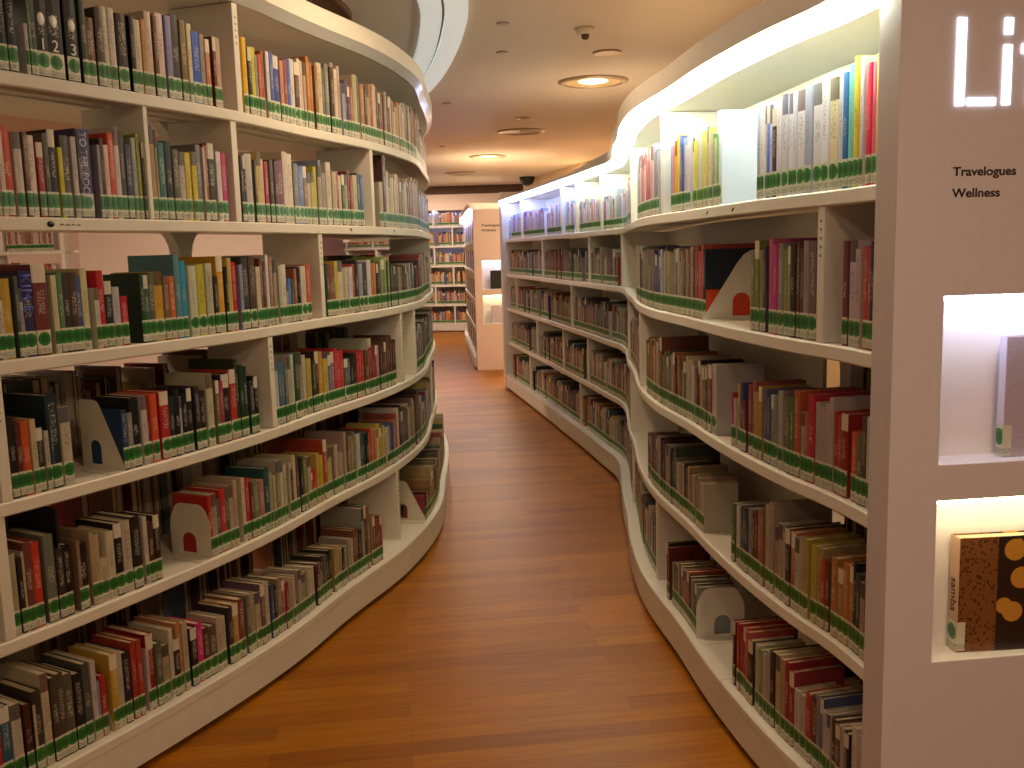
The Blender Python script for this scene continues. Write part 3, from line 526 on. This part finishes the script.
for i,b in enumerate(books):
    X=frame(b['C'],b['s'],BOFF.get(b['row'],-.012)-random.uniform(0,.004),levz(b['row'])+.0006); b['X']=X
    kap=CURV(b['C'],b['s'])*b['C'].side       # >0 : curving so that the backs crowd together
    b['d']=max(.11,min(.215,b['h']*random.uniform(.68,.78)))
    b['w']=max(.006,b['w']*(1-max(0,kap)*b['d'])-.0012)
    v=X.translation-CAMP; dist=v.length; n=Vector((X[0][1],X[1][1],0)); 
    b['area']=b['w']*b['h']/dist**2*(abs(n.dot(v/dist))+.35)
    b['px']=(v.x/max(v.y,.1))
vis=[b for b in books if b['px']>-.60]
cut=sorted([b['area'] for b in vis],reverse=True)[min(299,len(vis)-1)]
byg={}
for b in books: b['cn']=cname(b['c']); byg.setdefault((b['row'],b['bay'],b['cn']),[]).append(b)
for g in byg.values():
    g.sort(key=lambda b:b['px'])
    for i,b in enumerate(g): b['k']=(i+1,len(g))
rows_={}
for b in books: rows_.setdefault((b['row'],b['bay']),[]).append(b)
for g in rows_.values():
    g.sort(key=lambda b:b['px']); cnt={}
    for i,b in enumerate(g):
        b['nb']=(g[i-1]['cn'] if i else '',g[i+1]['cn'] if i+1<len(g) else ''); cnt[(b['cn'],b['nb'])]=cnt.get((b['cn'],b['nb']),0)+1
    for b in g: b['nbu']=cnt[(b['cn'],b['nb'])]==1 and all(b['nb'])
FILLER=MB()
def stuffbook(X,w,h,d,c,seed,sticker=True):
    book_parts(FILLER,FILLER,FILLER,w,h,d,L3c(c),L3c(tint(c)),seed,X,(0,1,2),sticker)
def orient(n): 
    return ORD[n] if n<len(ORD) else str(n)+'th'
for b in books:
    row=b['row']; c=L3c(b['c']); t=L3c(tint(b['c'])); seed=random.random()
    if b['area']<cut or b['px']<=-.60:
        stuffbook(b['X'],b['w'],b['h'],b['d'],b['c'],seed); continue
    cv,pg,lb=MB(),MB(),MB(); book_parts(cv,pg,lb,b['w'],b['h'],b['d'],c,t,.02 if b['t'] else seed)
    o=cv.build('book',['cover'],None,b['X'],books=True); pg.build('page_block',['page'],o); lb.build('spine_label',['label'],o,books=True)
    k,n=b['k']; size='slim' if b['w']<.018 else ('thick' if b['w']>.036 else ('tall' if b['h']>.26 else ('short' if b['h']<.19 else 'medium')))
    side='left' if row[0]=='L' else 'right'
    if n==1: which='only %s one'%b['cn']
    elif k>3 and b['nbu']:
        p,q=b['nb']; which='between two %s ones'%p if p==q else 'between %s and %s ones'%(p,q)
    elif k>(n+1)//2 and n-k<12: which='%s %s from right'%(orient(n-k+1),b['cn']) if n-k else 'rightmost %s one'%b['cn']
    else: which='%s %s from left'%(orient(k),b['cn']) if k>1 else 'leftmost %s one'%b['cn']
    lab='%s %s book, %s in %s of %s shelf, %s bookcase'%(size,b['cn'],which,b['bay'],ROWN[row[0]][int(row[1])],side)
    if b['t'] in ('1','2','3'): lab='thick black volume numbered %s on its spine, top shelf of left bookcase'%b['t']
    if b['t'].startswith('TO'): lab='thick purple book lettered TO THE, in left bay of second shelf, left bookcase'
    if b['t'].startswith('KIM'): lab='thick navy book lettered KIM in blue, left bay of third shelf, left bookcase'
    tag(o,lab,'book','books on the %s shelf of the %s bookcase'%(ROWN[row[0]][int(row[1])],side))
    if b.get('hx')=='22303a':
        m=MB(); m.box((b['w']/2+.0001,.004,.002),(b['w']/2+.0005,b['d']-.001,.100)); m.build('cover_print',['orange'],o)['label']='orange lower part of the cover'
    if b['t'] in ('1','2','3'):
        q=put('volume_number',text_mesh(b['t'],.030,.0004),o,Matrix.Translation((-.010,-.0003,.072))@Matrix.Rotation(math.pi/2,4,'X')); q.data.materials.append(M['numeral']); q['label']='white numeral '+b['t']
        m=MB(); m.lathe([(0,0),(.011,0),(.011,.0004),(0,.0004)],20); q=m.build('cover_picture',['numeral'],o,Matrix.Translation((0,-.0001,.150))@Matrix.Diagonal((1,1,1.5,1))@Matrix.Rotation(math.pi/2,4,'X')); q['label']='pale oval picture'
    elif b['t']:
        hh=.022 if b['t'].startswith('TO') else .030
        me=text_mesh(b['t'],hh,.0004,.01); L=max(v.co.x for v in me.vertices)
        sc=min(1,(b['h']-.085)/L) if b['t'].startswith('KIM') else (b['h']-.058)/L
        q=put('spine_title',me,o,Matrix.Translation((-hh*.48,-.0003,b['h']-.008))@Matrix.Rotation(math.pi/2,4,'X')@Matrix.Rotation(-math.pi/2,4,'Z')@Matrix.Diagonal((sc,1,1,1))); me.materials.append(M['blueink' if b['t'].startswith('KIM') else 'purpleink']); q['label']='spine lettering '+('KIM' if b['t'].startswith('KIM') else 'TO THE POOL')
# fillers: every book too small or too hidden to tell apart
def fillrow(C,row,z,u0,u1,off,pal,skip,rng,dp=1,hr=(.17,.245),flip=False,sticker=True,gap=.04,wr=(.012,.036)):
    u=u0
    while u<u1:
        w=rng.uniform(*wr); h=rng.uniform(*hr); d=h*.72
        if rng.random()<gap: u+=rng.uniform(.03,.12)
        if any(abs(u+w/2-q)<w/2+.022 for q in skip): u+=w+.02; continue
        if u+w>u1: break
        c=albedo(rng.choice(pal),row); X=frame(C,u+w/2,off,z+.0006)
        if flip: X=X@Matrix.Rotation(math.pi,4,'Z')
        kap=abs(CURV(C,u+w/2)); stuffbook(X,w*(1-kap*d*1.1)-.001,h,d,c,rng.random(),sticker); u+=w
rng=random.Random(11)
for row,us in DIV.items():
    C=CL if row[0]=='L' else CR; sk=[u/1000 for u in us]+[u/1000 for u,_,_ in BE.get(row,[])]
    mine=[b['s']+b['w']/2 for b in books if b['row']==row]; lo=min(b['s']-b['w']/2 for b in books if b['row']==row); hi=max(mine)
    if row[0]=='R':
        fillrow(C,row,levz(row),max(hi+.03,min([q for q in sk if q>hi-.05] or [hi])+.02),RU1-.12,-.014,PALR1 if row=='R1' else PAL,sk,rng,hr=(.18,.25))
    else:
        if hi+.03<6.6: fillrow(C,row,levz(row),hi+.03,6.6,-.014 if row!='L6' else .036,PAL,sk,rng)
        fillrow(C,row,levz(row),LU0+.3,lo-.02,-.014 if row!='L6' else .036,PAL,sk,rng)
# books shelved from the other side, seen from behind
for i,z in enumerate(LEV[:5]):
    if i==3:
        fillrow(CL,'L4',z,4.3,6.5,-.55,PAL,[],rng,flip=True,sticker=False)
    elif i<3: fillrow(CL,'L4',z,1.6,6.0,-.53,PAL,[],rng,flip=True,sticker=False,hr=(.19,.28),gap=.08)
for i,z in enumerate(LEV[:4]):
    fillrow(CR,'R4',z,.75,1.36,-.54,['2a4a7a','b8a030','3a3a3a']*2+PAL if i==3 else PAL,[],rng,flip=True,sticker=False,hr=(.26,.305) if i==3 else (.19,.28),gap=.02)
for C,lev,pal in ((CF,LEV,['c87838','d89a50','c8a878','7a5a40','4a5a8a','c8c0b0','a85030','d8c8a0']),(CG,LEV[:5],['c8b8a0','7a5a70','5a6ab0','c87838','4a4a4a','8a6a50']),(CB,LEV[1:],['c8b8a0','d8c8b0','a85a48','b08a68','8a5a4a'])):
    for i,z in enumerate(lev):
        sk=[];u=.25 if C is not CB else .02; st=.85 if C is CG else .62; ii=i if C is not CB else i+1
        while u<C.L-.05: sk.append(u); u+=st*(1 if ii%2 else .9)
        fillrow(C,'L2',z,.1 if C is CB else .3,C.L-.1,-.015,pal,sk,rng,hr=(.19,.26))
o=FILLER.build('small_books',['cover','page','label'],None,None,books=True)
tag(o,'the many small, distant and half-hidden books filling the remaining shelf space','books','books packed along the distant shelves','stuff')
# books on display in the niches
def display_book(u,z,w,h,th_,rot,cover,pal2,label,title=None):
    X=PX@Matrix.Translation((u,.035,z+.0008))@Matrix.Rotation(rot,4,'Z')
    k=.0025; m=MB()
    # spine at local x=0 side facing -x; cover faces -y
    m.bbox((0,0,0),(w,k,h),.0008,0); m.bbox((0,th_-k,0),(w,th_,h),.0008,0); m.bbox((-.002,0,0),(k-.002,th_,h),.0008,1)
    o=m.build('book',[cover,pal2],None,X); tag(o,label,'book')
    q=MB(); q.box((k-.0018,k+.0001,.003),(w-.004,th_-k-.0001,h-.003)); q.build('page_block',['page'],o)
    q=MB(); e=.0006; z0,z1=.004,.070
    q.add([(-.002-e,th_-.001,z0),(-.002-e,.0005,z0),(-.002-e,.0005,z1),(-.002-e,th_-.001,z1)],[(0,1,2,3)],0,uv=[[(-th_/2,z0),(th_/2,z0),(th_/2,z1),(-th_/2,z1)]],rel=[[(0,.3)]*4])
    q.add([(-.002-e,-e,z0),(.018,-e,z0),(.018,-e,z1),(-.002-e,-e,z1)],[(0,1,2,3)],0,uv=[[(.05,z0),(.07,z0),(.07,z1),(.05,z1)]],rel=[[(0,.3)]*4])
    q.build('spine_label',['label'],o,books=True)
    if title:
        me=text_mesh(title,.022,.0004,.01); me.materials.append(M['ink'])
        q=put('spine_title',me,o,Matrix.Translation((-.0022,th_*.74,.168))@Matrix(((0,0,-1,0),(0,-1,0,0),(-1,0,0,0),(0,0,0,1)))); q['label']='dark lettering samba reading down the spine'
    return o
def picture_mat(name,base,spots,edge,half):
    m,n,b=nt(name); tc=n.nodes.new('ShaderNodeTexCoord'); sp=n.nodes.new('ShaderNodeSeparateXYZ'); link(n,tc.outputs['Object'],sp.inputs[0])
    vo=n.nodes.new('ShaderNodeTexVoronoi'); vo.inputs['Scale'].default_value=110; link(n,tc.outputs['Object'],vo.inputs['Vector'])
    no=n.nodes.new('ShaderNodeTexNoise'); no.inputs['Scale'].default_value=22; link(n,tc.outputs['Object'],no.inputs['Vector'])
    f=math_(n,'LESS_THAN',vo.outputs['Distance'],.33)
    c=mixc(n,f,tuple(lin(base)),tuple(lin(spots)))
    v2=n.nodes.new('ShaderNodeTexVoronoi'); v2.inputs['Scale'].default_value=17; link(n,tc.outputs['Object'],v2.inputs['Vector'])
    c2=mixc(n,math_(n,'LESS_THAN',v2.outputs['Distance'],.42),tuple(lin('2a1a10')),tuple(lin(edge)))
    c=mixc(n,math_(n,'GREATER_THAN',sp.outputs[0],half),c,c2); link(n,c,b.inputs['Base Color']); b.inputs['Roughness'].default_value=.35; return m
M['photoA']=picture_mat('cover_brown_dots','7a4c24','3e2414','c08a34',.088)
M['photoB']=picture_mat('cover_grey_lilac','b0a4b0','a89ca8','c8b090',.5)
M['spineA']=plain('spine_sand','c8a488',.5); M['spineB']=plain('spine_white_lilac','d4d2e8',.5)
display_book(.172,.587,.215,.262,.036,math.radians(-3),'photoA','spineA','brown dotted cover book lettered samba standing in the lower niche of sign panel','samba')
display_book(.262,1.026,.20,.262,.024,math.radians(-2),'photoB','spineB','pale lilac book standing face out in the upper niche of sign panel')
# display books in the distant sign panel
for z,mt,lb in ((1.026,'photoB','small dark book on display in the upper niche of the distant panel'),(.587,'photoA','small beige book on display in lower niche of the distant panel')):
    m=MB(); m.bbox((0,0,0),(.19,.03,.23),.002,0); m.box((.002,.003,.2301),(.187,.027,.2306),1)
    tag(m.build('book',['black' if z>1 else 'panel','page'],None,X2@Matrix.Translation((.20,.03,z+.0008))),lb,'book')
# ---------------------------------------------------------------- bookends
def arch(cx,w,h,n=10):
    return [(cx-w/2,.012),(cx-w/2,h-w/2)]+[(cx-w/2*math.cos(math.pi*i/n),h-w/2+w/2*math.sin(math.pi*i/n)) for i in range(1,n)]+[(cx+w/2,h-w/2),(cx+w/2,.012)]
SH={'slant':([(.004,0),(.185,0),(.185,.196),(.182,.203),(.175,.206),(.120,.206),(.108,.202),(.100,.194)],arch(.125,.045,.085)),
    'arch':([(.006,0),(.176,0),(.176,.105),(.172,.128),(.158,.158),(.146,.172),(.130,.178),(.052,.178),(.036,.172),(.024,.158),(.010,.128),(.006,.105)],arch(.098,.058,.080)),
    'slantR':([(.002,0),(.185,0),(.185,.228),(.165,.226),(.142,.212),(.120,.185),(.015,.022)],arch(.135,.060,.088)),
    'slim':([(.006,0),(.120,0),(.120,.10),(.06,.10),(.04,.085)],None)}
BLAB={('L3','slim'):'thin grey bookend beside the dark green book, third shelf of left bookcase',('L4','slant'):'grey sloping metal bookend with arched hole, fourth shelf of left bookcase',
('L5','arch'):'grey round-shouldered metal bookend with arched hole, fifth shelf of left bookcase',('L6','slim'):'small pale bookend left of the yellow book, bottom shelf of left bookcase',
('L6','slant'):'sloping pale bookend in the right end bay, bottom shelf of left bookcase',('R2','slantR'):'white sloping bookend with arched hole showing red, second shelf of right bookcase',
('R5','arch'):'white round-shouldered bookend with arched hole, bottom shelf of right bookcase'}
for row,l in BE.items():
    for u,hh,kind in l:
        u=1000*(min(b['s']-b['w']/2 for b in books if b['row']==row and b['s']>(4.45 if row=='L6' and u>4000 else u/1000-.07))-.0045)
        C=CL if row[0]=='L' else CR; X=frame(C,u/1000,BOFF.get(row,-.004)+.004,levz(row)+.0006)
        if row in('L6','R5'): X=frame(C,u/1000,BOFF[row]+.01,levz(row)+.0006)
        root=empty('bookend'); root.matrix_world=X; tag(root,BLAB[(row,kind)],'bookend','metal bookends on the shelves')
        ol,ho=SH[kind]; me=plate_mesh(ol,ho,.0016); me.materials.append(M['metal' if row[0]=='L' else 'paintR']); put('upright_plate',me,root)
        m=MB(); sgn=-1 if row[0]=='L' else 1
        m.bbox((min(0,sgn*.055),.008,0),(max(0,sgn*.055),.13,.0016),.0006); m.build('foot',['metal' if row[0]=='L' else 'paintR'],root)
# ---------------------------------------------------------------- the room
CZ=2.70
m=MB(); m.box((-7,-4,-.1),(7,22,0)); struct(m.build('floor',['floor']))
m=MB(); m.box((-7,-4,CZ),(7,22,CZ+.1)); struct(m.build('ceiling',['ceil']))
def wall(name,p,q,z0,z1,mat,th=.12):
    d=Vector((q[0]-p[0],q[1]-p[1],0)); L=d.length; a=math.atan2(d.y,d.x)
    m=MB(); m.box((0,0,z0),(L,th,z1)); return struct(m.build(name,[mat],None,Matrix.Translation((*p,0))@Matrix.Rotation(a,4,'Z')))
wall('wall_left',(-6.2,-3.5),(-6.2,19.9),0,CZ,'wall'); wall('wall_far',(-6.2,19.9),(.9,19.9),0,CZ,'wall')
wall('wall_right',(.46,16.4),(3.9,2.0),0,CZ,'wallw')
wall('wall_behind',(-4.33,9.75),(-1.9,9.2),0,CZ,'wall')
m=MB(); m.box((.30,16.4,0),(.62,18.3,CZ)); struct(m.build('trim_1',['wall']))
m=MB(); m.box((-6.2,17.80,2.262),(.32,17.9,2.548)); struct(m.build('trim_2',['wall']))
m=MB(); m.box((-6.2,17.83,2.5485),(.32,17.9,CZ)); struct(m.build('trim_3',['dark']))
# curved white ceiling band with a dark slot, and a round brown recess beside it
CBand=Curve([(-.95,1.6),(-.52,2.6),(-.26,3.6),(-.165,4.5),(-.165,4.9),(-.195,5.25),(-.285,5.95),(-.468,6.95),(-.75,8.0)],1)
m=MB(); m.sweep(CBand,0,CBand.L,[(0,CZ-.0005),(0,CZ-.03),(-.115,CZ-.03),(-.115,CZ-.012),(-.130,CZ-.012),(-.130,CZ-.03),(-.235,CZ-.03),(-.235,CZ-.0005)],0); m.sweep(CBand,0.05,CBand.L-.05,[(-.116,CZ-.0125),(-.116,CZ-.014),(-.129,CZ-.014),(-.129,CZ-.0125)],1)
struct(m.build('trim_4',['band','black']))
m=MB(); m.lathe([(1.17,0),(1.2,0),(1.2,-.02),(1.17,-.02),(1.17,0)],96,0); m.lathe([(0,-.003),(1.17,-.003)],96,1); struct(m.build('trim_5',['band' if 0 else 'brown','brown'],None,Matrix.Translation((-1.95,4.9,CZ-.0005))))
# ceiling fittings
def downlight(x,y,r,lamp,label,group='round recessed ceiling lights'):
    root=empty('ceiling_light',(x,y,CZ)); tag(root,label,'ceiling light',group)
    m=MB(); m.lathe([(r*.80,-.0005),(r,-.0005),(r,-.006),(r*.96,-.016),(r*.84,-.020),(r*.80,-.012),(r*.80,-.0005)],48); m.build('trim_ring',['ring'],root)
    m=MB(); m.lathe([(0,-.001),(r*.5,-.001),(r*.79,-.011)],48); m.build('reflector',['refl' if not lamp else 'wallw'],root)
    m=MB(); m.lathe([(0,-.010),(r*.36,-.008),(r*.42,-.002)],40); q=m.build('lamp',[lamp or 'refl'],root)
downlight(.647,7.16,.255,'lampon','lit round ceiling light nearest the right bookcase')
downlight(.16,9.98,.245,None,'unlit brown round ceiling light, second along the aisle')
downlight(-.228,12.48,.24,'lampon','lit round ceiling light, third along the aisle')
downlight(-.71,14.98,.24,None,'unlit round ceiling light farthest along the aisle')
def fitting(name,label,x,y,prof,mat,cat,group=None,parts=()):
    m=MB(); m.lathe(prof,28); o=m.build(name,[mat],None,Matrix.Translation((x,y,CZ-.0005))); tag(o,label,cat,group)
    for nm,pf,mt in parts:
        m=MB(); m.lathe(pf,24); m.build(nm,[mt],o)
    return o
fitting('smoke_detector','pale smoke detector with dark centre on the ceiling',.455,5.47,[(0,0),(.055,0),(.055,-.012),(.045,-.03),(.03,-.034),(0,-.034)],'ceil','smoke detector',None,(('sensor',[(0,-.034),(.022,-.034),(.020,-.055),(.008,-.062),(0,-.062)],'dark'),))
fitting('ceiling_speaker','flat round brownish disc between smoke detector and lit ceiling light',.644,6.14,[(0,0),(.09,0),(.09,-.006),(.08,-.01),(0,-.01)],'refl','ceiling disc','ceiling discs')
fitting('ceiling_speaker','small flat brownish disc before the unlit ceiling light',.167,9.01,[(0,0),(.07,0),(.07,-.006),(.06,-.01),(0,-.01)],'refl','ceiling disc','ceiling discs')
for x,y,l in ((.005,5.30,'small pale sprinkler disc nearest the camera'),(-.006,6.05,'small pale sprinkler disc behind the nearest one'),(-.466,8.0,'small sprinkler disc by the left canopy'),(-.72,11.2,'small sprinkler disc in the distance')):
    fitting('sprinkler',l,x,y,[(0,0),(.035,0),(.036,-.006),(.030,-.009),(0,-.006)],'ring','sprinkler','ceiling sprinklers')
fitting('dome_camera','small black dome camera on the ceiling near the far wall',.343,16.15,[(0,0),(.13,0),(.13,-.03),(.11,-.09),(.07,-.13),(0,-.145)],'black','camera')
# ---------------------------------------------------------------- light
def area(name,loc,size,power,col,rot=(0,0,0),spread=math.pi,shape='DISK'):
    l=bpy.data.lights.new(name,'AREA'); l.shape=shape; l.size=size; l.energy=power; l.color=col; l.spread=spread
    o=bpy.data.objects.new(name,l); o.location=loc; o.rotation_euler=rot; COL.objects.link(o); return o
WARM=(1,.77,.54); EXPO=-0.25; WORLD=.26
for i,(x,y,p) in enumerate(((.647,7.16,22),(-.228,12.48,75),(-.15,3.6,20),(.1,1.0,8),(-.5,-1.0,24),(1.1,-.3,40))):
    area('downlight_or_fill',(x,y,CZ-.03),.34,p,WARM if y>5 else (1,.68,.42))  # lamps at lit fittings are real, the others added as unseen fill
for x,y,p in ((-2.6,3.0,26),(-3.2,7.2,80),(-2.6,10,34),(2.2,4.0,12),(1.9,8.0,18),(1.0,11.2,40),(.72,13.6,55),(-1.4,16.4,85)):
    area('downlight_or_fill',(x,y,CZ-.03),.4,p,WARM)  # added lamps without fittings, brightening walls and the far aisle

w=bpy.data.worlds.new('World'); S.world=w; w.use_nodes=True; bg=w.node_tree.nodes['Background']; bg.inputs[0].default_value=(1,.77,.56,1); bg.inputs[1].default_value=WORLD
# ---------------------------------------------------------------- camera
F_,P_,R_=955.36,math.radians(7.954),.0273
cd=bpy.data.cameras.new('camera'); cam=bpy.data.objects.new('camera',cd); COL.objects.link(cam); S.camera=cam
cd.sensor_fit='HORIZONTAL'; cd.sensor_width=36; cd.lens=F_/1024*36; cd.clip_start=.05; cd.clip_end=80
fw=Vector((0,math.cos(P_),-math.sin(P_))); up=Vector((0,math.sin(P_),math.cos(P_))); rt=Vector((1,0,0)); c_,s_=math.cos(R_),math.sin(R_)
cx=rt*c_-up*s_; cy=rt*s_+up*c_; cz=-fw
cam.matrix_world=Matrix(((cx.x,cy.x,cz.x,0),(cx.y,cy.y,cz.y,0),(cx.z,cy.z,cz.z,1.5),(0,0,0,1)))
vs=S.view_settings; vs.view_transform='Standard'; vs.look='None'; vs.gamma=1; vs.use_curve_mapping=False; vs.exposure=EXPO
